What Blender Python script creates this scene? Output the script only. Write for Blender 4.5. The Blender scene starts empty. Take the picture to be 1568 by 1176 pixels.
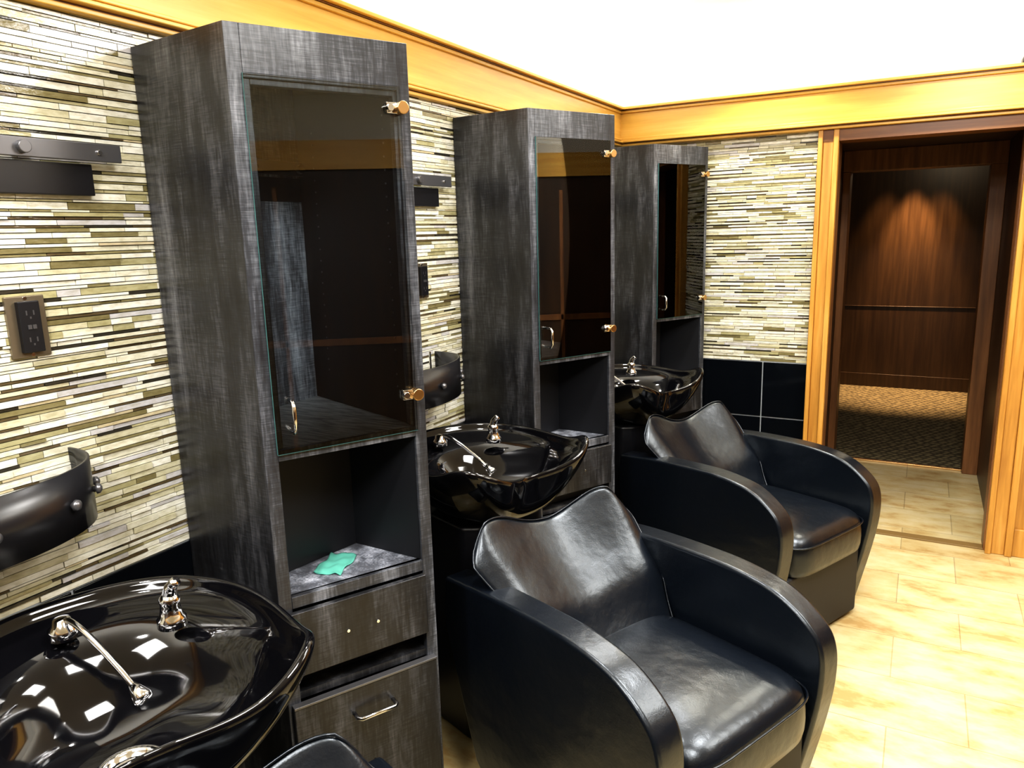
import bpy, math, random
from mathutils import Vector, Matrix
random.seed(7)
S=bpy.context.scene
COL=S.collection
WX=-1.54; CAMH=1.6; YB=4.12

# ---------------------------------------------------------------- materials
def newmat(name):
    m=bpy.data.materials.new(name); m.use_nodes=True
    nt=m.node_tree; b=nt.nodes['Principled BSDF']
    return m,nt,b
def N(nt,t,**k):
    n=nt.nodes.new(t)
    for a,v in k.items(): setattr(n,a,v)
    return n
def simple(name,col,rough=.5,metal=0,spec=.5,coat=0):
    m,nt,b=newmat(name)
    b.inputs['Base Color'].default_value=(*col,1); b.inputs['Roughness'].default_value=rough
    b.inputs['Metallic'].default_value=metal
    b.inputs['Specular IOR Level'].default_value=spec
    b.inputs['Coat Weight'].default_value=coat
    return m
def ramp(nt,stops):
    r=N(nt,'ShaderNodeValToRGB'); e=r.color_ramp.elements
    while len(e)<len(stops): e.new(.5)
    for i,(p,c) in enumerate(stops):
        e[i].position=p; e[i].color=(*c,1)
    return r
def coords(nt,scale,out='Object',rot=(0,0,0)):
    tc=N(nt,'ShaderNodeTexCoord'); mp=N(nt,'ShaderNodeMapping')
    mp.inputs['Scale'].default_value=scale; mp.inputs['Rotation'].default_value=rot
    nt.links.new(tc.outputs[out],mp.inputs['Vector']); return mp
def noise(nt,vec,scale,detail=4,rough=.6):
    n=N(nt,'ShaderNodeTexNoise'); n.inputs['Scale'].default_value=scale
    n.inputs['Detail'].default_value=detail; n.inputs['Roughness'].default_value=rough
    nt.links.new(vec.outputs[0],n.inputs['Vector']); return n
def bump(nt,b,h,strength=.2,dist=.01):
    bp=N(nt,'ShaderNodeBump'); bp.inputs['Strength'].default_value=strength; bp.inputs['Distance'].default_value=dist
    nt.links.new(h,bp.inputs['Height']); nt.links.new(bp.outputs[0],b.inputs['Normal'])

def laminate(name,k,warm=0):
    m,nt,b=newmat(name)
    v=coords(nt,(8,8,1.1)); n1=noise(nt,v,1.7,5,.62)
    v2=coords(nt,(60,60,7)); n2=noise(nt,v2,3,3,.6)
    v3=coords(nt,(10,10,200)); n3=noise(nt,v3,2.2,3,.6)
    s=N(nt,'ShaderNodeMath',operation='MULTIPLY'); s.inputs[1].default_value=.58
    nt.links.new(n1.outputs[0],s.inputs[0])
    a=N(nt,'ShaderNodeMath',operation='MULTIPLY_ADD'); a.inputs[1].default_value=.22
    nt.links.new(n2.outputs[0],a.inputs[0]); nt.links.new(s.outputs[0],a.inputs[2])
    a2=N(nt,'ShaderNodeMath',operation='MULTIPLY_ADD'); a2.inputs[1].default_value=.20
    nt.links.new(n3.outputs[0],a2.inputs[0]); nt.links.new(a.outputs[0],a2.inputs[2])
    q=lambda r_,g_,b_: (r_*k*(1+warm),g_*k,b_*k*(1-warm))
    r=ramp(nt,[(.40,q(.012,.012,.014)),(.49,q(.026,.028,.033)),(.57,q(.078,.083,.096)),(.68,q(.20,.21,.235))])
    nt.links.new(a2.outputs[0],r.inputs[0]); nt.links.new(r.outputs[0],b.inputs['Base Color'])
    b.inputs['Roughness'].default_value=.33
    bump(nt,b,a2.outputs[0],.12,.002)
    return m
def leather():
    m,nt,b=newmat('black_leather')
    b.inputs['Base Color'].default_value=(.004,.006,.010,1)
    b.inputs['Roughness'].default_value=.28; b.inputs['Specular IOR Level'].default_value=.7
    b.inputs['Specular Tint'].default_value=(.86,.93,1,1)
    v=coords(nt,(1,1,1)); n=noise(nt,v,220,3,.6); n2=noise(nt,v,8,3,.5)
    a=N(nt,'ShaderNodeMath',operation='MULTIPLY_ADD'); a.inputs[1].default_value=.06
    nt.links.new(n.outputs[0],a.inputs[0]); nt.links.new(n2.outputs[0],a.inputs[2])
    bump(nt,b,a.outputs[0],.35,.015)
    return m
def wood(name,c1,c2,c3,rough=.35,axis='z'):
    m,nt,b=newmat(name)
    sc={'z':(14,14,.8),'x':(.8,14,14),'y':(14,.8,14)}[axis]
    v=coords(nt,sc); n=noise(nt,v,2,5,.6)
    r=ramp(nt,[(.3,c1),(.5,c2),(.72,c3)])
    nt.links.new(n.outputs[0],r.inputs[0]); nt.links.new(r.outputs[0],b.inputs['Base Color'])
    b.inputs['Roughness'].default_value=rough
    return m
def travertine():
    m,nt,b=newmat('travertine_tile')
    v=coords(nt,(1,1,1))
    br=N(nt,'ShaderNodeTexBrick'); br.inputs['Scale'].default_value=1
    br.inputs['Brick Width'].default_value=.46; br.inputs['Row Height'].default_value=.305
    br.inputs['Mortar Size'].default_value=.0022; br.inputs['Mortar Smooth'].default_value=.2
    br.inputs['Color1'].default_value=(.70,.62,.42,1); br.inputs['Color2'].default_value=(.58,.50,.31,1)
    br.inputs['Mortar'].default_value=(.40,.35,.23,1)
    nt.links.new(v.outputs[0],br.inputs['Vector'])
    v2=coords(nt,(2.2,4.5,1)); n=noise(nt,v2,1.7,7,.64)
    r=ramp(nt,[(.36,(.66,.46,.22)),(.46,(.88,.77,.55)),(.60,(1,.97,.88))])
    nt.links.new(n.outputs[0],r.inputs[0])
    mx=N(nt,'ShaderNodeMix',data_type='RGBA',blend_type='MULTIPLY'); mx.inputs[0].default_value=.85
    nt.links.new(br.outputs[0],mx.inputs[6]); nt.links.new(r.outputs[0],mx.inputs[7])
    nt.links.new(mx.outputs[2],b.inputs['Base Color']); b.inputs['Roughness'].default_value=.25
    return m
def blacktile():
    m,nt,b=newmat('black_glazed_tile')
    b.inputs['Base Color'].default_value=(.003,.004,.006,1); b.inputs['Roughness'].default_value=.12
    return m
def mosaicmat():
    m,nt,b=newmat('glass_mosaic')
    at=N(nt,'ShaderNodeAttribute',attribute_name='Col')
    v=coords(nt,(20,20,60)); n=noise(nt,v,2,4,.6)
    r=ramp(nt,[(.3,(.74,.72,.62)),(.6,(1,1,.98))]); nt.links.new(n.outputs[0],r.inputs[0])
    mx=N(nt,'ShaderNodeMix',data_type='RGBA',blend_type='MULTIPLY'); mx.inputs[0].default_value=1
    nt.links.new(at.outputs[0],mx.inputs[6]); nt.links.new(r.outputs[0],mx.inputs[7])
    nt.links.new(mx.outputs[2],b.inputs['Base Color']); b.inputs['Roughness'].default_value=.10
    b.inputs['Specular IOR Level'].default_value=.7
    bump(nt,b,n.outputs[0],.35,.003)
    return m
def carpetmat():
    m,nt,b=newmat('patterned_carpet')
    v=coords(nt,(1,1,1),rot=(0,0,.5))
    c=N(nt,'ShaderNodeTexVoronoi'); c.inputs['Scale'].default_value=21; c.inputs['Randomness'].default_value=.3
    nt.links.new(v.outputs[0],c.inputs['Vector'])
    r=ramp(nt,[(.22,(.27,.22,.12)),(.5,(.075,.06,.034))]); nt.links.new(c.outputs['Distance'],r.inputs[0])
    nt.links.new(r.outputs[0],b.inputs['Base Color'])
    b.inputs['Roughness'].default_value=.95
    return m
def glassmat():
    m=bpy.data.materials.new('clear_glass'); m.use_nodes=True; nt=m.node_tree; nt.nodes.clear()
    o=N(nt,'ShaderNodeOutputMaterial'); t=N(nt,'ShaderNodeBsdfTransparent'); g=N(nt,'ShaderNodeBsdfGlossy')
    t.inputs[0].default_value=(.93,.96,.97,1); g.inputs['Roughness'].default_value=.01
    f=N(nt,'ShaderNodeFresnel'); f.inputs[0].default_value=1.62
    mx=N(nt,'ShaderNodeMixShader'); nt.links.new(f.outputs[0],mx.inputs[0])
    nt.links.new(t.outputs[0],mx.inputs[1]); nt.links.new(g.outputs[0],mx.inputs[2]); nt.links.new(mx.outputs[0],o.inputs[0])
    return m
M_LAM=laminate('weathered_grey_laminate',.66,.04); M_FRM=laminate('weathered_grey_laminate_frame_glare',1.6); M_SHF=laminate('weathered_grey_laminate_lit',4.2)  # frame copy lightened for glare, shelf copy lightened for light inside the cabinet
M_FLR=simple('lit_grey_shelf',(.42,.43,.45),.45)  # bay floor grey with the light falling on it put into the colour
_v=coords(M_FLR.node_tree,(6,40,6)); _n=noise(M_FLR.node_tree,_v,2.5,5,.6); _r=ramp(M_FLR.node_tree,[(.35,(.20,.205,.22)),(.6,(.60,.61,.63))])
M_FLR.node_tree.links.new(_n.outputs[0],_r.inputs[0]); M_FLR.node_tree.links.new(_r.outputs[0],M_FLR.node_tree.nodes['Principled BSDF'].inputs['Base Color'])
M_LEA=leather(); M_TRAV=travertine(); M_BT=blacktile(); M_MOS=mosaicmat(); M_CAR=carpetmat(); M_GL=glassmat()
OK=((.66,.36,.065),(.77,.45,.09),(.84,.54,.14))
M_OAKX=wood('honey_oak_x',*OK,.3,'x')
M_OAKY=wood('honey_oak_y',*OK,.3,'y')
M_OAKZ=wood('honey_oak_z',(.38,.17,.033),(.54,.27,.055),(.72,.40,.11),.3,'z')
M_BRNX=wood('brown_moulding_x',(.10,.035,.010),(.17,.065,.016),(.26,.11,.03),.35,'x')
M_BRNY=wood('brown_moulding_y',(.10,.035,.010),(.17,.065,.016),(.26,.11,.03),.35,'y')
M_DK=wood('dark_walnut',(.022,.010,.005),(.042,.020,.009),(.07,.032,.013),.4,'z')
M_HALL=wood('hall_walnut',(.034,.016,.007),(.050,.025,.010),(.075,.038,.016),.35,'z')
M_MID=wood('mid_walnut',(.12,.050,.018),(.20,.085,.030),(.30,.135,.05),.4,'z')
M_WHITE=simple('white_plaster',(.88,.88,.86),.8)
M_GROUT=simple('grout_dark',(.04,.036,.025),.9)
M_GROUTL=simple('grout_light',(.36,.39,.42),.8)
M_PORC=simple('black_porcelain',(.003,.003,.004),.06,0,.5,.2)
M_CHR=simple('chrome',(.78,.78,.80),.10,1)
M_BRASS=simple('brass',(.75,.48,.22),.25,1)
M_BRONZE=simple('bronze_plate',(.25,.21,.15),.35,.8)
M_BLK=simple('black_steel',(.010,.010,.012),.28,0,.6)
M_STEEL=simple('dark_steel',(.16,.16,.17),.3,.7)
M_PLAS=simple('black_plastic',(.008,.008,.010),.35)
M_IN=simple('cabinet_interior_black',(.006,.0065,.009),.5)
M_CLOTH=simple('teal_cloth',(.10,.40,.32),.9)
M_VELV=simple('charcoal_vinyl',(.012,.012,.014),.6)
M_GEDGE=simple('glass_edge',(.06,.15,.15),.15)

# ---------------------------------------------------------------- geometry helpers
def link(o,parent=None):
    COL.objects.link(o)
    if parent: o.parent=parent
    return o
def empty(name,loc=(0,0,0),rz=0):
    e=bpy.data.objects.new(name,None); e.location=loc; e.rotation_euler=(0,0,rz); e.empty_display_size=.1
    return link(e)
def mesh(name,v,f,mat,parent=None,smooth=False,bev=0,seg=2,sub=0):
    me=bpy.data.meshes.new(name); me.from_pydata([tuple(p) for p in v],[],f); me.update()
    import bmesh
    bm=bmesh.new(); bm.from_mesh(me); bmesh.ops.recalc_face_normals(bm,faces=bm.faces); bm.to_mesh(me); bm.free()
    if mat: me.materials.append(mat)
    o=bpy.data.objects.new(name,me); link(o,parent)
    if smooth or bev:
        for p in me.polygons: p.use_smooth=True
    if bev:
        md=o.modifiers.new('b','BEVEL'); md.width=bev; md.segments=seg; md.limit_method='ANGLE'; md.angle_limit=math.radians(35)
        md.harden_normals=True
    if sub:
        md=o.modifiers.new('s','SUBSURF'); md.levels=sub; md.render_levels=sub
    return o
def boxvf(x0,x1,y0,y1,z0,z1):
    v=[(x0,y0,z0),(x1,y0,z0),(x1,y1,z0),(x0,y1,z0),(x0,y0,z1),(x1,y0,z1),(x1,y1,z1),(x0,y1,z1)]
    f=[(0,3,2,1),(4,5,6,7),(0,1,5,4),(1,2,6,5),(2,3,7,6),(3,0,4,7)]
    return v,f
def box(name,x0,x1,y0,y1,z0,z1,mat,parent=None,bev=0,seg=2):
    v,f=boxvf(x0,x1,y0,y1,z0,z1); return mesh(name,v,f,mat,parent,False,bev,seg)
def boxes(name,lst,mat,parent=None,bev=0):
    V=[];F=[]
    for b in lst:
        v,f=boxvf(*b); n=len(V); V+=v; F+=[tuple(i+n for i in q) for q in f]
    return mesh(name,V,F,mat,parent,False,bev)
def prism(name,poly,z0,z1,mat,parent=None,bev=0):
    n=len(poly); v=[(x,y,z0) for x,y in poly]+[(x,y,z1) for x,y in poly]
    f=[tuple(range(n))[::-1],tuple(range(n,2*n))]+[(i,(i+1)%n,n+(i+1)%n,n+i) for i in range(n)]
    return mesh(name,v,f,mat,parent,False,bev)
def catmull(P,n=6,closed=False):
    P=[Vector(p) for p in P]; out=[]; m=len(P); R=range(m) if closed else range(m-1)
    for i in R:
        g=lambda k: P[k%m] if closed else P[min(max(k,0),m-1)]
        p0,p1,p2,p3=g(i-1),g(i),g(i+1),g(i+2)
        for j in range(n):
            t=j/n
            out.append(.5*((2*p1)+(p2-p0)*t+(2*p0-5*p1+4*p2-p3)*t*t+(3*p1-p0-3*p2+p3)*t**3))
    if not closed: out.append(P[-1])
    return out
def tube(name,pts,r,mat,parent=None,ns=10,closed=False,rad=None):
    pts=[Vector(p) for p in pts]; n=len(pts); V=[];F=[]; up=None
    for i,p in enumerate(pts):
        if closed: t=(pts[(i+1)%n]-pts[i-1])
        else: t=(pts[min(i+1,n-1)]-pts[max(i-1,0)])
        t.normalize()
        if up is None:
            a=Vector((0,0,1)) if abs(t.z)<.9 else Vector((1,0,0)); up=(a-t*a.dot(t)).normalized()
        else:
            up=(up-t*up.dot(t)).normalized()
        s=t.cross(up); rr=rad[i] if rad else r
        for k in range(ns):
            a=2*math.pi*k/ns; V.append(p+(up*math.cos(a)+s*math.sin(a))*rr)
    for i in range(n if closed else n-1):
        j=(i+1)%n
        for k in range(ns):
            l=(k+1)%ns; F.append((i*ns+k,i*ns+l,j*ns+l,j*ns+k))
    if not closed:
        F.append(tuple(range(ns))[::-1]); F.append(tuple(range((n-1)*ns,n*ns)))
    return mesh(name,V,F,mat,parent,True)
def cyl(name,p0,p1,r,mat,parent=None,ns=24,bev=0):
    p0=Vector(p0);p1=Vector(p1); o=tube(name,[p0,p1],r,mat,parent,ns)
    md=o.modifiers.new('b','BEVEL'); md.width=bev or r*.12; md.segments=2; md.limit_method='ANGLE'; md.harden_normals=True
    return o
def lathe(name,prof,c,mat,parent=None,ns=32):
    V=[];F=[];n=len(prof)
    for r,z in prof:
        for k in range(ns):
            a=2*math.pi*k/ns; V.append((c[0]+r*math.cos(a),c[1]+r*math.sin(a),c[2]+z))
    for i in range(n-1):
        for k in range(ns):
            l=(k+1)%ns; F.append((i*ns+k,i*ns+l,(i+1)*ns+l,(i+1)*ns+k))
    F.append(tuple(range(ns))[::-1]); F.append(tuple(range((n-1)*ns,n*ns)))
    return mesh(name,V,F,mat,parent,True)

# ---------------------------------------------------------------- room shell
XR=2.6; YF=-2.4; ZC=2.55
box('floor',WX-.1,XR+.1,YF-.1,5.45,-.05,0,M_TRAV)
box('ceiling',WX-.1,XR+.1,YF-.1,YB+.12,ZC,ZC+.05,M_WHITE)
wl=box('wall_left',WX-.12,WX,YF,YB+.12,0,ZC,M_WHITE)
wr=box('wall_right',XR,XR+.1,YF,YB+.12,0,ZC,M_WHITE)
wf=box('wall_front',WX,XR,YF-.1,YF,0,ZC,M_WHITE)
box('panelling_right',XR-.02,XR,YF,YB,0,2.06,M_DK,wr)
box('panelling_front',WX,XR-.02,YF,YF+.02,0,2.06,M_DK,wf)
boxes('panel_moulding_right',[(XR-.035,XR-.02,YF+.1+i*.9,YF+.13+i*.9,.1,1.95) for i in range(7)]+[(XR-.035,XR-.02,YF,YB,.85,.9)],M_MID,wr,.003)
t=empty('trim_3'); box('board_right',XR-.06,XR,YF,YB-.1,2.06,2.25,M_OAKY,t); 
t=empty('trim_4'); box('board_front',WX+.06,XR-.06,YF,YF+.06,2.06,2.25,M_OAKX,t)
DL,DR,DT=-.41,.362,2.05
wb=boxes('wall_back',[(WX,DL,YB,YB+.12,0,ZC),(DL,DR,YB,YB+.12,DT,ZC),(DR,XR,YB,YB+.12,0,ZC)],M_WHITE)
TZ=.888; MT=2.07
LIGHT=[((.84,.83,.76),31),((.76,.74,.62),21),((.63,.60,.44),13),((.43,.40,.23),9),((.23,.20,.10),5),((.60,.59,.62),7)]
THIN=[((.80,.78,.68),19),((.47,.43,.26),14),((.26,.23,.12),15),((.12,.09,.05),18),((.045,.04,.03),15),((.58,.50,.34),8)]
def mosaic(name,parent,L0,L1,frame):
    V=[];F=[];C=[]
    z=TZ; kk=0
    while z<MT-.003:
        thin=(kk%2==1) and random.random()<.85; kk+=1
        h=random.choice([.005,.006,.007]) if thin else random.choice([.009,.011,.013,.015])
        pal=THIN if thin else LIGHT
        z1=min(z+h,MT)
        y=L0-random.random()*.1
        while y<L1:
            w=random.choice([.05,.08,.11,.15,.18]) ; a=max(y,L0); b=min(y+w,L1); y+=w
            if b-a<.006: continue
            d=.0035+random.choice([0,.001,.002,.004])
            c=random.choices([p[0] for p in pal],[p[1] for p in pal])[0]
            k=.92+random.random()*.12; c=tuple(x*k for x in c)
            v,f=boxvf(0,d,a+.0007,b-.0007,z+.0008,z1-.0008); n=len(V)
            V+=[frame(*p) for p in v]; F+=[tuple(i+n for i in q) for q in f]; C+=[c]*6
        z=z1
    me=bpy.data.meshes.new(name); me.from_pydata(V,[],F); me.materials.append(M_MOS)
    ca=me.color_attributes.new('Col','FLOAT_COLOR','CORNER')
    buf=[]
    for p,c in zip(me.polygons,C):
        buf+=[*c,1.0]*len(p.vertices)
    ca.data.foreach_set('color',buf); me.update()
    o=bpy.data.objects.new(name,me); link(o,parent); return o
box('mosaic_grout',WX,WX+.003,YF+.02,YB,TZ,MT,M_GROUT,wl)
mosaic('mosaic_tile',wl,-.8,YB-.001,lambda d,y,z:(WX+.002+d,y,z))
box('mosaic_grout_back',WX,-.50,YB-.003,YB,TZ,MT,M_GROUT,wb)
mosaic('mosaic_tile_back',wb,WX+.006,-.50,lambda d,x,z:(x,YB-.002-d,z))
box('wainscot_grout',WX,WX+.004,YF+.02,YB,0,TZ,M_GROUTL,wl)
box('wainscot_grout_back',WX,-.50,YB-.004,YB,0,TZ,M_GROUTL,wb)
L=[];g=.003
rows=[(0,.28),(.28,.58),(.58,.886)]
for z0,z1 in rows:
    y=-.5
    while y<YB:
        L.append((WX+.002,WX+.009,y+g,min(y+.33,YB-.008)-g,z0+g,z1-g)); y+=.33
boxes('wainscot_tile',L,M_BT,wl,.0012)
L=[]
for z0,z1 in rows:
    for x0,x1 in [(WX+.01,-1.38),(-1.38,-1.05),(-1.05,-.725),(-.725,-.50)]:
        L.append((x0+g,x1-g,YB-.009,YB-.002,z0+g,z1-g))
boxes('wainscot_tile_back',L,M_BT,wb,.0012)

# ---------------------------------------------------------------- timber trim
t=empty('trim_1')
y1=YB-.06
box('board',WX,WX+.025,YF,y1,2.085,2.235,M_OAKY,t)
boxes('lower_moulding',[(WX,WX+.03,YF,y1,2.055,2.066),(WX,WX+.045,YF,y1,2.070,2.080),(WX,WX+.036,YF,y1,2.084,2.094)],M_OAKY,t,.003)
boxes('lower_moulding_reveal',[(WX,WX+.027,YF,y1,2.064,2.072),(WX,WX+.03,YF,y1,2.078,2.086)],M_BRNY,t)
boxes('upper_moulding',[(WX,WX+.035,YF,y1,2.225,2.238),(WX,WX+.055,YF,y1,2.242,2.255)],M_OAKY,t,.003)
box('upper_moulding_reveal',WX,WX+.04,YF,y1,2.238,2.242,M_BRNY,t)
t=empty('trim_2')
box('board',WX,XR,YB-.07,YB,2.095,2.235,M_OAKX,t)
boxes('lower_moulding',[(WX,XR,YB-.06,YB,2.055,2.068),(WX,XR,YB-.09,YB,2.072,2.085),(WX,XR,YB-.08,YB,2.085,2.097)],M_OAKX,t,.003)
box('lower_moulding_reveal',WX,XR,YB-.065,YB,2.068,2.072,M_BRNX,t)
boxes('upper_moulding',[(WX,XR,YB-.085,YB,2.225,2.238),(WX,XR,YB-.105,YB,2.242,2.255)],M_OAKX,t,.003)
box('upper_moulding_reveal',WX,XR,YB-.09,YB,2.238,2.242,M_BRNX,t)
box('door_header',DL-.09,DR+.09,YB-.035,YB+.12,2.0,2.055,M_BRNX,t)
d=empty('door_1')
boxes('left_casing',[(-.50,-.478,YB-.045,YB,0,2.055),(-.478,-.43,YB-.03,YB,0,2.055),(-.43,-.405,YB-.045,YB,0,2.055)],M_OAKZ,d,.004)
R0=DR
boxes('right_casing',[(R0,R0+.025,YB-.045,YB,0,2.055),(R0+.025,R0+.08,YB-.03,YB,0,2.055),(R0+.08,R0+.11,YB-.045,YB,0,2.055)],M_OAKZ,d,.004)
boxes('right_panelling',[(R0+.11,XR-.02,YB-.012,YB,0,2.055)],M_OAKZ,d)
boxes('right_panel_moulding',[(.56,.585,YB-.028,YB-.012,.26,1.9),(.585,1.3,YB-.028,YB-.012,.26,.285),(.585,1.3,YB-.028,YB-.012,1.875,1.9)],M_OAKZ,d,.004)
boxes('jamb_lining',[(-.43,-.405,YB,YB+.13,0,2.0),(DR-.005,DR+.02,YB,YB+.13,0,2.0)],M_MID,d)
box('baseboard_back',R0+.11,XR-.02,YB-.03,YB-.012,0,.14,M_OAKZ,None,.004)
boxes('wall_passage',[(-.60,-.50,YB+.12,5.57,0,2.4),(.395,.52,YB+.12,5.57,0,2.4)],M_DK)
box('ceiling_passage',-.60,.52,YB+.12,5.57,2.06,2.12,M_DK)
d=empty('door_2')
boxes('second_portal',[(-.50,-.455,5.40,5.56,0,1.93),(.31,.395,5.40,5.56,0,1.93)],M_MID,d,.004)
box('second_lintel',-.50,.395,5.40,5.56,1.93,2.06,M_MID,d,.004)
box('threshold',-.405,.357,YB+.0,YB+.06,0,.008,simple('threshold_stone',(.22,.14,.05),.4),None,.002)
box('carpet_edge_strip',-.455,.31,5.45,5.475,-.0,.012,M_BRASS,None,.002)
box('floor_hallway',-2.2,2.2,5.45,8.2,-.05,0.0,M_CAR)
hw=box('wall_hallway_far',-2.2,2.2,8.12,8.2,0,2.6,M_HALL)
boxes('panel_moulding',[(-2.2,2.2,8.112,8.12,0,.13),(-2.2,2.2,8.115,8.12,.80,.808)],M_HALL,hw,.002)
boxes('wall_hallway_sides',[(-2.3,-2.2,5.45,8.2,0,2.6),(2.2,2.3,5.45,8.2,0,2.6),(-2.2,-.60,5.45,5.57,0,2.6),(.52,2.2,5.45,5.57,0,2.6),(-.60,.52,5.45,5.57,2.12,2.6)],M_DK)
box('ceiling_hallway',-2.3,2.3,5.45,8.2,2.6,2.65,M_DK)
sp=empty('speaker_box',(.36,YB-.05,2.2555))
box('body',-.05,.05,-.045,.04,0,.03,M_PLAS,sp,.004)
box('grille',-.042,.042,-.048,-.045,.004,.026,M_STEEL,sp)

# ---------------------------------------------------------------- cabinets
FL=Vector((.18,.345)); LW=FL.length; fd=FL/LW; fn=Vector((fd.y,-fd.x))
def cabinet(y0):
    e=empty('display_cabinet',(-1.21,y0,0))
    H=2.015; bx=WX+.0105+1.21
    def P(s,dn):
        q=fd*s+fn*dn; return (q.x,q.y)
    def fb(name,s0,s1,d0,d1,z0,z1,mat,bev=.0015):
        return prism(name,[P(s0,d0),P(s1,d0),P(s1,d1),P(s0,d1)],z0,z1,mat,e,bev)
    T=.018; fx,fy=FL; by=min(fy+.17, YB-.012-y0)
    prism('left_side_panel',[(bx,.03),(bx,.03+T),(-.002,T*.9),(-.0,0)],.0,H,M_LAM,e,.001)
    prism('right_side_panel',[(bx,by),(fx-.002,fy),(fx-.012,fy-T),(bx,by-T)],.0,H,M_LAM,e,.001)
    prism('back_panel',[(bx,.03+T),(bx+.01,.03+T),(bx+.01,by-T),(bx,by-T)],.02,H-.02,M_SHF,e)
    inner=[(bx+.01,.045),(-.008,.018),(fx-.018,fy-T),(bx+.01,by-T)]
    for nm,z0,z1 in [('top_panel',H-.02,H),('glass_bay_floor',1.135,1.1535),('niche_floor',.79,.808),('gap_floor',.545,.563),('bottom_panel',.06,.08)]:
        prism(nm,inner,z0,z1,{'glass_bay_floor':M_FLR,'niche_floor':M_SHF}.get(nm,M_LAM),e)
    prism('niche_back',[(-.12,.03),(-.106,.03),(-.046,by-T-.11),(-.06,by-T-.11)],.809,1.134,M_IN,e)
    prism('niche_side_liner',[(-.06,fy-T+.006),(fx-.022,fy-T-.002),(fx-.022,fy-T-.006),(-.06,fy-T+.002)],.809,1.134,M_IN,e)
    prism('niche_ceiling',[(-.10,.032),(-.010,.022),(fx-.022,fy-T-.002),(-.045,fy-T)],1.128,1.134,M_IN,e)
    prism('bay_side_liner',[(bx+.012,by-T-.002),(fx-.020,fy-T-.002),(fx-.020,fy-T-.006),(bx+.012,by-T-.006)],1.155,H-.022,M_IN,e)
    fb('left_stile',0,.030,-.02,0,.06,H,M_FRM)
    fb('right_stile',LW-.030,LW,-.02,0,.06,H,M_FRM)
    fb('top_rail',.030,LW-.030,-.02,0,H-.10,H,M_FRM)
    fb('bay_rail',.030,LW-.030,-.02,0,1.128,1.153,M_FRM)
    fb('niche_rail',.030,LW-.030,-.02,0,.780,.808,M_FRM)
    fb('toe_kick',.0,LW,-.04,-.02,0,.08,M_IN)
    fb('bead_left',.030,.044,-.028,-.006,1.155,H-.10,M_FRM)
    fb('bead_right',LW-.038,LW-.030,-.028,-.006,1.155,H-.10,M_FRM)
    fb('bead_top',.044,LW-.038,-.028,-.006,H-.112,H-.10,M_FRM)
    fb('glass_door',.028,LW-.026,.002,.007,1.145,H-.092,M_GL,0)
    fb('glass_edge_left',.0273,.028,.002,.007,1.145,H-.092,M_GEDGE,0)
    fb('glass_edge_bottom',.028,LW-.026,.002,.007,1.1440,1.145,M_GEDGE,0)
    for z in (1.876,1.235):
        fb('hinge_plate',LW-.062,LW-.026,.007,.013,z-.012,z+.012,M_CHR)
        a=P(LW-.030,.006); b=P(LW-.030,.030); cyl('hinge_knob',(a[0],a[1],z),(b[0],b[1],z),.014,M_BRASS,e)
        a=P(LW-.055,.006); b=P(LW-.055,.020); cyl('hinge_clamp',(a[0],a[1],z),(b[0],b[1],z),.008,M_CHR,e)
        fb('hinge_inner',LW-.062,LW-.03,-.008,.002,z-.01,z+.01,M_CHR)
    pts=[]
    for dn,z in [(.007,1.262),(.028,1.262),(.036,1.252),(.036,1.205),(.028,1.193),(.007,1.193)]:
        q=P(.062,dn); pts.append((q[0],q[1],z))
    tube('door_pull',pts,.0045,M_CHR,e)
    V=[];F=[]
    for i in range(22):
        z=1.24+i*.03
        for fr in (.12,.82):
            px=fx-.020+(bx+.012-fx+.020)*fr; py=fy-T-.006+(by-fy)*fr
            v,f=boxvf(px-.002,px+.002,py-.002,py+.001,z,z+.004); n=len(V); V+=v; F+=[tuple(k+n for k in q) for q in f]
    mesh('shelf_pins',V,F,M_STEEL,e)
    fb('drawer_front',.008,LW-.030,0,.016,.618,.775,M_LAM,.0025)
    for s in (.15,.225):
        a=P(s,.016); b=P(s,.019); cyl('screw',(a[0],a[1],.695),(b[0],b[1],.695),.004,M_CHR,e)
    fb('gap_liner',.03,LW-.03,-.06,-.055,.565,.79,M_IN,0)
    fb('lower_door',.008,LW-.012,0,.016,.085,.54,M_LAM,.0025)
    fb('lower_door_cap',.008,LW-.012,-.002,.018,.540,.546,M_STEEL,.001)
    pts=[]
    for s,dn in [(.15,.016),(.15,.040),(.157,.046),(.243,.046),(.25,.040),(.25,.016)]:
        q=P(s,dn); pts.append((q[0],q[1],.475))
    tube('drawer_pull',pts,.005,M_CHR,e)
    return e
CY=[1.08,2.345,3.70]
for y in CY: cabinet(y)

c=empty('cleaning_cloth',(-1.225,1.285,.8085),.30)
V=[];F=[];n=16
for i in range(n+1):
    for j in range(n+1):
        u=i/n-.5;v=j/n-.5
        V.append((u*.072+.004*math.sin(v*9),v*.115+.004*math.sin(u*8),.001+.003*(1+math.sin(u*14+v*5))*.5+.003*(1+math.sin(v*17-u*6))*.5))
for i in range(n):
    for j in range(n): F.append((i*(n+1)+j,i*(n+1)+j+1,(i+1)*(n+1)+j+1,(i+1)*(n+1)+j))
o=mesh('cloth',V,F,M_CLOTH,c,True); md=o.modifiers.new('s','SOLIDIFY'); md.thickness=.002; md.offset=1

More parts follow.
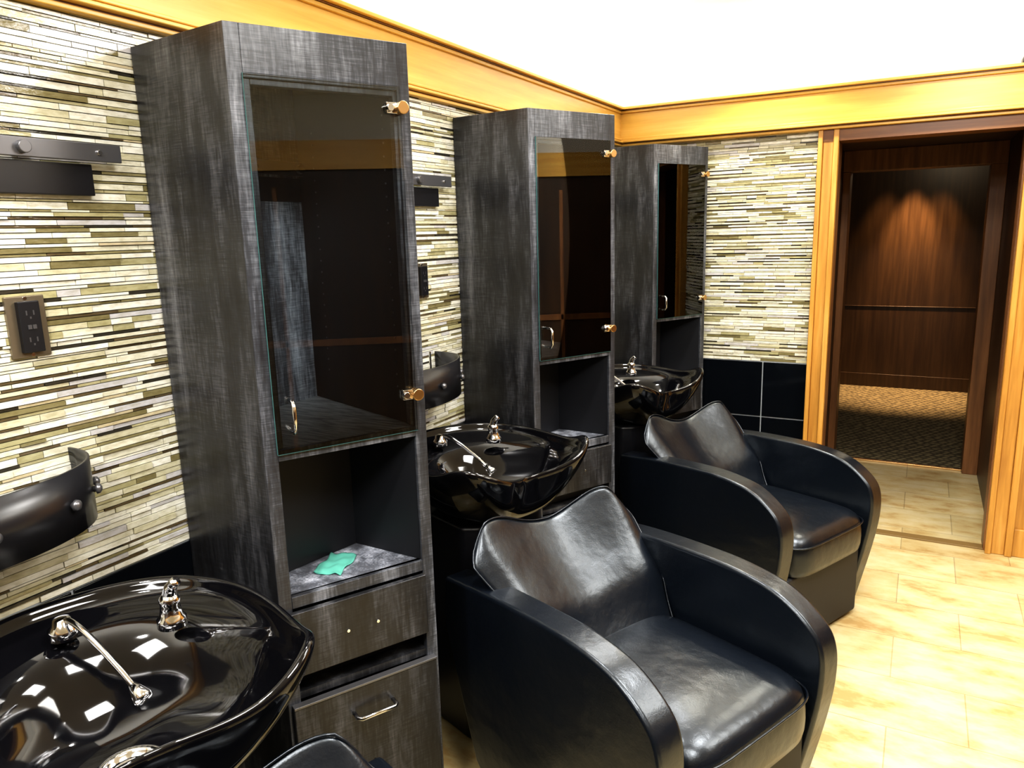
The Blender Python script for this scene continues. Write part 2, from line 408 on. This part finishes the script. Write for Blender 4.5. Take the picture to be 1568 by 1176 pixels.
# ---------------------------------------------------------------- chairs
def chair(ox,oy,th):
    e=empty('salon_chair',(ox,oy,0),math.radians(-th))
    for sgn,nm in ((-1,'near'),(1,'far')):
        dz=-.024 if sgn>0 else -.020
        prof=[(-.82,.645),(-.62,.666),(-.42,.686+dz*.5),(-.27,.695+dz),(-.14,.672+dz),(-.045,.615+dz),(-.006,.53),(-.002,.43),(-.022,.30),(-.055,.15),(-.085,.02)]
        if sgn<0: prof=[(x-.018 if x>-.3 else x,z) for x,z in prof]
        top=catmull([(x,0,z) for x,z in prof],7)
        poly=[(p.x,p.z) for p in top]+[(-.60,.02),(-.70,.12),(-.77,.32),(-.83,.50)]
        a,b=(.262,.348) if sgn<0 else (.255,.335)
        n=len(poly)
        y0,y1=(a*sgn,b*sgn)
        V=[(x,y0,z) for x,z in poly]+[(x,y1,z) for x,z in poly]
        F=[tuple(range(n)),tuple(range(2*n-1,n-1,-1))]+[(i,(i+1)%n,n+(i+1)%n,n+i) for i in range(n)]
        mesh('arm_'+nm,V,F,M_LEA,e,False,.030,5)
        for yy,k in ((y0+sgn*.012,'in'),(y1-sgn*.012,'out')):
            pts=[]
            for i,p in enumerate(top):
                q=top[min(i+1,len(top)-1)]-top[max(i-1,0)]; nn=Vector((-q.z,0,q.x)).normalized()
                if nn.z<0 and nn.x<0: nn=-nn
                pts.append(Vector((p.x,yy,p.z))-nn*.0066)
            tube('piping_%s_%s'%(nm,k),pts,.003,M_LEA,e,8)
    V=[];F=[]
    def sq(u,p): return math.copysign(abs(u)**p,u)
    prof2=[(-.0,.30,.93),(-.0,.31,1.0),(0,.37,1.02),(0,.425,1.0),(0,.455,.95),(0,.474,.84),(0,.487,.6),(0,.492,.3)]
    ns=48; HW=.254
    for _,z,s in prof2:
        for k in range(ns):
            a=2*math.pi*k/ns
            x=-.27+.268*s*sq(math.cos(a),.32); y=HW*min(s,1.0)*sq(math.sin(a),.32)
            V.append((x,y,z))
    m=len(prof2)
    for i in range(m-1):
        for k in range(ns):
            l=(k+1)%ns; F.append((i*ns+k,i*ns+l,(i+1)*ns+l,(i+1)*ns+k))
    F.append(tuple(range(ns))[::-1]); F.append(tuple(range((m-1)*ns,m*ns)))
    mesh('seat',V,F,M_LEA,e,True,0,2,1)
    pts=[(-.27+.272*sq(math.cos(2*math.pi*k/ns),.32),(HW+.001)*sq(math.sin(2*math.pi*k/ns),.32),.432) for k in range(ns)]
    tube('seat_piping',pts,.003,M_LEA,e,8,True)
    box('front_panel',-.11,-.04,-.26,.255,.02,.31,M_VELV,e,.012)
    box('seat_base',-.60,-.10,-.26,.255,.02,.305,M_VELV,e)
    box('plinth',-.62,-.12,-.31,.30,0,.025,M_PLAS,e)
    V=[];F=[];nu,nv=36,20
    def bp(u,v):
        zt=.790+.024*math.exp(-((abs(u)-.74)/.30)**2)-.036*math.exp(-((u+.05)/.45)**2)-.055*(max(0,abs(u)-.82)/.18)**1.5
        if u<0: zt+=.010*min(1,-u/.5)
        z=.43+(zt-.43)*v
        hw=.228+.052*math.sin(min(1,v*1.15)*math.pi/2)
        if u<0: hw+=.058*min(1,max(0,(v-.45)/.45))**1.2
        if v>.85: hw-=.022*((v-.85)/.15)**2
        x=-.475-.255*v-.02*v*v + .055*(abs(u)**2.2)*(.4+.6*v) +.016*math.exp(-((v-.42)/.16)**2)
        return Vector((x,hw*u-.012*v,z))
    fr=[[bp(-1+2*i/nu,j/nv) for i in range(nu+1)] for j in range(nv+1)]
    def th_(i,j):
        u=-1+2*i/nu; v=j/nv
        return .012+.055*(max(0,1-abs(u)**6)**.5)*(max(0,1-v**8)**.5)
    for j in range(nv+1):
        for i in range(nu+1): V.append(fr[j][i])
    off=len(V); nb=Vector((-.76,0,-.62))
    for j in range(nv+1):
        for i in range(nu+1): V.append(fr[j][i]+nb*th_(i,j))
    id=lambda j,i:j*(nu+1)+i
    for j in range(nv):
        for i in range(nu):
            F.append((id(j,i),id(j,i+1),id(j+1,i+1),id(j+1,i)))
            F.append((off+id(j,i),off+id(j+1,i),off+id(j+1,i+1),off+id(j,i+1)))
    for i in range(nu):
        F.append((id(0,i),off+id(0,i),off+id(0,i+1),id(0,i+1)))
        F.append((id(nv,i),id(nv,i+1),off+id(nv,i+1),off+id(nv,i)))
    for j in range(nv):
        F.append((id(j,0),id(j+1,0),off+id(j+1,0),off+id(j,0)))
        F.append((id(j,nu),off+id(j,nu),off+id(j+1,nu),id(j+1,nu)))
    mesh('backrest',V,F,M_LEA,e,True,0,2,1)
    edge=[fr[j][0] for j in range(nv+1)]+[fr[nv][i] for i in range(1,nu+1)]+[fr[j][nu] for j in range(nv-1,-1,-1)]
    tube('backrest_piping',[p+Vector((.001,0,0)) for p in edge],.0028,M_LEA,e,8)
    box('rear_panel',-.66,-.59,-.255,.25,.02,.42,M_VELV,e,.01)
    return e
for ox,oy,th in [(-.21,.325,23),(-.25,1.625,23),(-.215,2.93,24)]: chair(ox,oy,th)

# ---------------------------------------------------------------- bowls
def bowl(ox,oy,th=20):
    e=empty('shampoo_bowl',(ox,oy,0),math.radians(-th))
    Z=.925; ns=96
    def R(a):
        c,s=math.cos(a),math.sin(a); rx=.285 if c>0 else .33; ry=.29; p=2.35
        return (abs(c/rx)**p+abs(s/ry)**p)**(-1/p)
    def notch(a): return math.exp(-(abs(a)/.50)**2.6)
    def horn(a): return math.exp(-((abs(a)-.92)/.28)**2)
    rings=[(.20,-.21,0,0),(.42,-.20,0,0),(.64,-.165,.2,0),(.83,-.105,.7,0),(.94,-.058,1,0),(.985,-.024,1,0),(1.0,-.008,1,0),(.988,0.002,1,0),(.955,.003,1,0),(.935,-.006,1,0),
           (.92,-.018,1,0),(.905,-.026,1,.1),(.88,-.035,.95,.45),(.84,-.055,.9,.8),(.78,-.10,.6,1),(.66,-.145,.3,1),(.48,-.172,0,1),(.28,-.183,0,1),(.13,-.188,0,1)]
    V=[];F=[]
    for idx,(s,dz,w,inn) in enumerate(rings):
        for k in range(ns):
            a=2*math.pi*k/ns
            if a>math.pi: a-=2*math.pi
            r=R(a)*(1-.34*notch(a)*w+.05*horn(a)*w)*s
            b=max(0,-math.cos(a))**.6
            sm=b*b*(3-2*b)
            r*=1-.33*sm*inn
            x=r*math.cos(a)
            hw_=w if inn==0 else w*.7
            z=Z+dz-.035*notch(a)*w+.040*horn(a)*hw_-.04*x*w
            V.append((x,r*math.sin(a),z))
    m=len(rings)
    for i in range(m-1):
        for k in range(ns):
            l=(k+1)%ns; F.append((i*ns+k,i*ns+l,(i+1)*ns+l,(i+1)*ns+k))
    F.append(tuple(range(ns))[::-1]); F.append(tuple(range((m-1)*ns,m*ns)))
    mesh('basin',V,F,M_PORC,e,True,0,2,1)
    zb=Z-.188
    lathe('drain_ring',[(.058,.0),(.058,.010),(.052,.015),(.044,.010),(.040,-.004)],(0.0,0,zb),M_CHR,e)
    lathe('drain_basket',[(.040,.002),(.032,.006),(.014,.010),(.004,.018),(.002,.020)],(0.0,0,zb),M_CHR,e)
    zd=Z-.012
    mx,my=-.135,.125
    lathe('mixer_base',[(.026,-.01),(.026,.006),(.020,.012),(.017,.032),(.019,.044),(.013,.052),(.004,.054)],(mx,my,zd),M_CHR,e)
    tube('mixer_lever',catmull([(mx,my,zd+.046),(mx+.004,my+.004,zd+.066),(mx+.016,my+.010,zd+.080)],5),.008,M_CHR,e,12,rad=[.013]*3+[.012]*3+[.010]*5)
    sx,sy=-.225,-.035
    lathe('sprayer_socket',[(.025,-.01),(.025,.008),(.017,.015),(.014,.026),(.006,.028)],(sx,sy,zd+.003),M_CHR,e)
    pts=catmull([(sx,sy,zd+.02),(sx+.02,sy+.01,zd+.028),(sx+.07,sy+.03,zd+.008),(sx+.13,sy+.055,zd-.035),(sx+.165,sy+.07,zd-.065)],6)
    tube('sprayer_arm',pts,.0055,M_CHR,e,12)
    p=pts[-1]; q=pts[-2]; dd=(p-q).normalized()
    tube('sprayer_head',[p-dd*.01,p+dd*.005,p+dd*.018,p+dd*.025],.010,M_CHR,e,16,rad=[.007,.012,.016,.014])
    prism('pedestal',[(-.26,-.17),(.05,-.17),(.09,-.12),(.09,.12),(.05,.17),(-.26,.17)],0,.73,M_PLAS,e,.015)
    return e
for x,y in [(-1.095,.635),(-1.165,1.95),(-1.14,3.26)]: bowl(x,y)

# ---------------------------------------------------------------- wall items per station
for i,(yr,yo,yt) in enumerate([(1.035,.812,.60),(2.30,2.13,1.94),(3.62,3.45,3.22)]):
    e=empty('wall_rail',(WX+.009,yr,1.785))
    box('bar',.028,.034,-.95,0,-.018,.018,M_STEEL,e,.002)
    box('bar_shadow_strip',-.004,.014,-.95,-.055,-.085,-.022,M_BLK,e,.002)  # dark strip added in place of the bar's shadow on the wall
    for yy in (-.05,-.20,-.35,-.55,-.75,-.90):
        big=yy in (-.20,-.75)
        cyl('bolt',(.033,yy,0),(.046 if big else .039,yy,0),.012 if big else .005,M_CHR if not big else M_STEEL,e)
    for yy in (-.20,-.75): cyl('standoff',(-.004,yy,0),(.029,yy,0),.012,M_STEEL,e)
    e=empty('power_outlet',(WX+.0085,yo,1.4475))
    box('cover_plate',-.004,.006,-.037,.037,-.060,.060,M_BRONZE,e,.002)
    box('receptacle',.005,.018,-.020,.020,-.050,.050,M_PLAS,e,.002)
    L=[]
    for zc in (.026,-.026):
        L+=[(.0175,.0185,-.008,-.0055,zc-.003,zc+.006),(.0175,.0185,.0055,.008,zc-.003,zc+.006),(.0175,.0185,-.0015,.0015,zc-.010,zc-.006)]
    L+=[(.0175,.020,-.008,-.001,-.004,.004),(.0175,.020,.001,.008,-.004,.004)]
    boxes('slots',L,M_STEEL,e)
    for z in (.055,-.055): cyl('screw',(.005,0,z),(.0075,0,z),.004,M_CHR,e)
    e=empty('towel_holder',(WX+.0075,yt,1.065))
    hw=.26;dp=.20;n=40;H=.125;V=[];F=[]
    def op(t,r):
        a=math.pi*t; return (max(0,math.sin(a))**.75*(dp-r),-math.cos(a)*(hw-r))
    for k in range(n+1):
        t=k/n
        for r in (0,.005):
            x,y=op(t,r)
            V+=[(x,y,0),(x,y,H)]
    for k in range(n):
        a=k*4;b=a+4
        F+=[(a,b,b+1,a+1),(a+2,a+3,b+3,b+2),(a+1,b+1,b+3,a+3),(a,a+2,b+2,b)]
    F+=[(0,1,3,2),(n*4,n*4+2,n*4+3,n*4+1)]
    mesh('band',V,F,M_BLK,e,True)
    prism('tray',[op(k/n,.005) for k in range(n+1)],.02,.026,M_BLK,e)
    for t in (.30,.5,.70,.84,.92):
        x,y=op(t,0); x2,y2=op(t+.01,0); tt=Vector((x2-x,y2-y,0)).normalized(); nn=Vector((tt.y,-tt.x,0))
        if nn.x<0: nn=-nn
        p=Vector((x,y,.06)); 
        lp=[p-nn*.001,p+nn*.004,p+nn*.006,p+nn*.012,p+nn*.016]
        tube('stud',lp,.01,M_STEEL,e,16,rad=[.006,.006,.011,.010,.004])
    if i: cyl('peg',(.06,.14,.02),(.06,.14,.145),.004,M_CHR,e)

# ---------------------------------------------------------------- lights
def area(name,loc,rot,sx,sy,pw,col=(1,1,1)):
    l=bpy.data.lights.new(name,'AREA'); l.shape='RECTANGLE'; l.size=sx; l.size_y=sy; l.energy=pw; l.color=col
    o=bpy.data.objects.new(name,l); o.location=loc; o.rotation_euler=rot; link(o); return o
area('ceiling_light_panel',(.15,.7,2.53),(0,0,0),.6,.6,36,(1,.98,.95))
area('ceiling_light_panel',(.15,2.2,2.53),(0,0,0),.6,.6,34,(1,.98,.95))
area('ceiling_light_panel',(-.6,-.6,2.53),(0,0,0),.8,.8,44,(1,.98,.95))
area('ceiling_light_panel',(1.3,2.6,2.53),(0,0,0),.8,.8,34,(1,.97,.91))
area('ceiling_fill_uplight',(-1.40,1.2,2.27),(math.radians(180),math.radians(0),0),.12,5.0,24,(1,.97,.90))  # added upward fill on the trim ledge, unseen, whitens the ceiling
area('ceiling_fill_uplight',(.4,3.95,2.27),(math.radians(180),0,0),3.6,.12,15,(1,.96,.86))  # same added ceiling fill along the back ledge
def spot(name,loc,pw,size,col,blend=.6,rad=.04):
    l=bpy.data.lights.new(name,'SPOT'); l.energy=pw; l.spot_size=math.radians(size); l.spot_blend=blend; l.color=col; l.shadow_soft_size=rad
    o=bpy.data.objects.new(name,l); o.location=loc; link(o)
for y,p in ((.15,90),(1.75,60),(3.1,52)): spot('recessed_downlight',(-.95,y,2.54),p,125,(1,.98,.95),.6,.07)
for x in (-.69,.16): spot('recessed_downlight',(x,3.66,2.54),44,125,(1,.94,.77))
for x,pw in ((-.35,70),(-.12,330),(.10,100)): spot('hallway_downlight',(x,7.93,2.25),pw,54,(1,.64,.33),.8,.03)
l=bpy.data.lights.new('hallway_lamp','POINT'); l.energy=8; l.color=(1,.82,.55); l.shadow_soft_size=.2
o=bpy.data.objects.new('hallway_lamp',l); o.location=(.2,6.8,2.3); link(o)
w=bpy.data.worlds.new('World'); S.world=w; w.use_nodes=True
w.node_tree.nodes['Background'].inputs[0].default_value=(.8,.85,1,1); w.node_tree.nodes['Background'].inputs[1].default_value=.1

# ---------------------------------------------------------------- camera
f=1137.; Y=Vector((636,248,-f)).normalized(); Zv=Vector((-156,5612,f)); Zv=(Zv-Y*Zv.dot(Y)).normalized(); X=Y.cross(Zv)
M=Matrix((X,Y,Zv)).to_4x4(); M.translation=Vector((0,0,CAMH))
cam=bpy.data.cameras.new('camera'); cam.sensor_width=36; cam.lens=f/1568*36; cam.clip_start=.02
co=bpy.data.objects.new('camera',cam); link(co); co.matrix_world=M; S.camera=co
S.view_settings.view_transform='Standard'
for lk in ('Medium High Contrast','Standard - Medium High Contrast'):
    try: S.view_settings.look=lk; break
    except Exception as ex: print('look',lk,ex)
S.view_settings.exposure=0.25
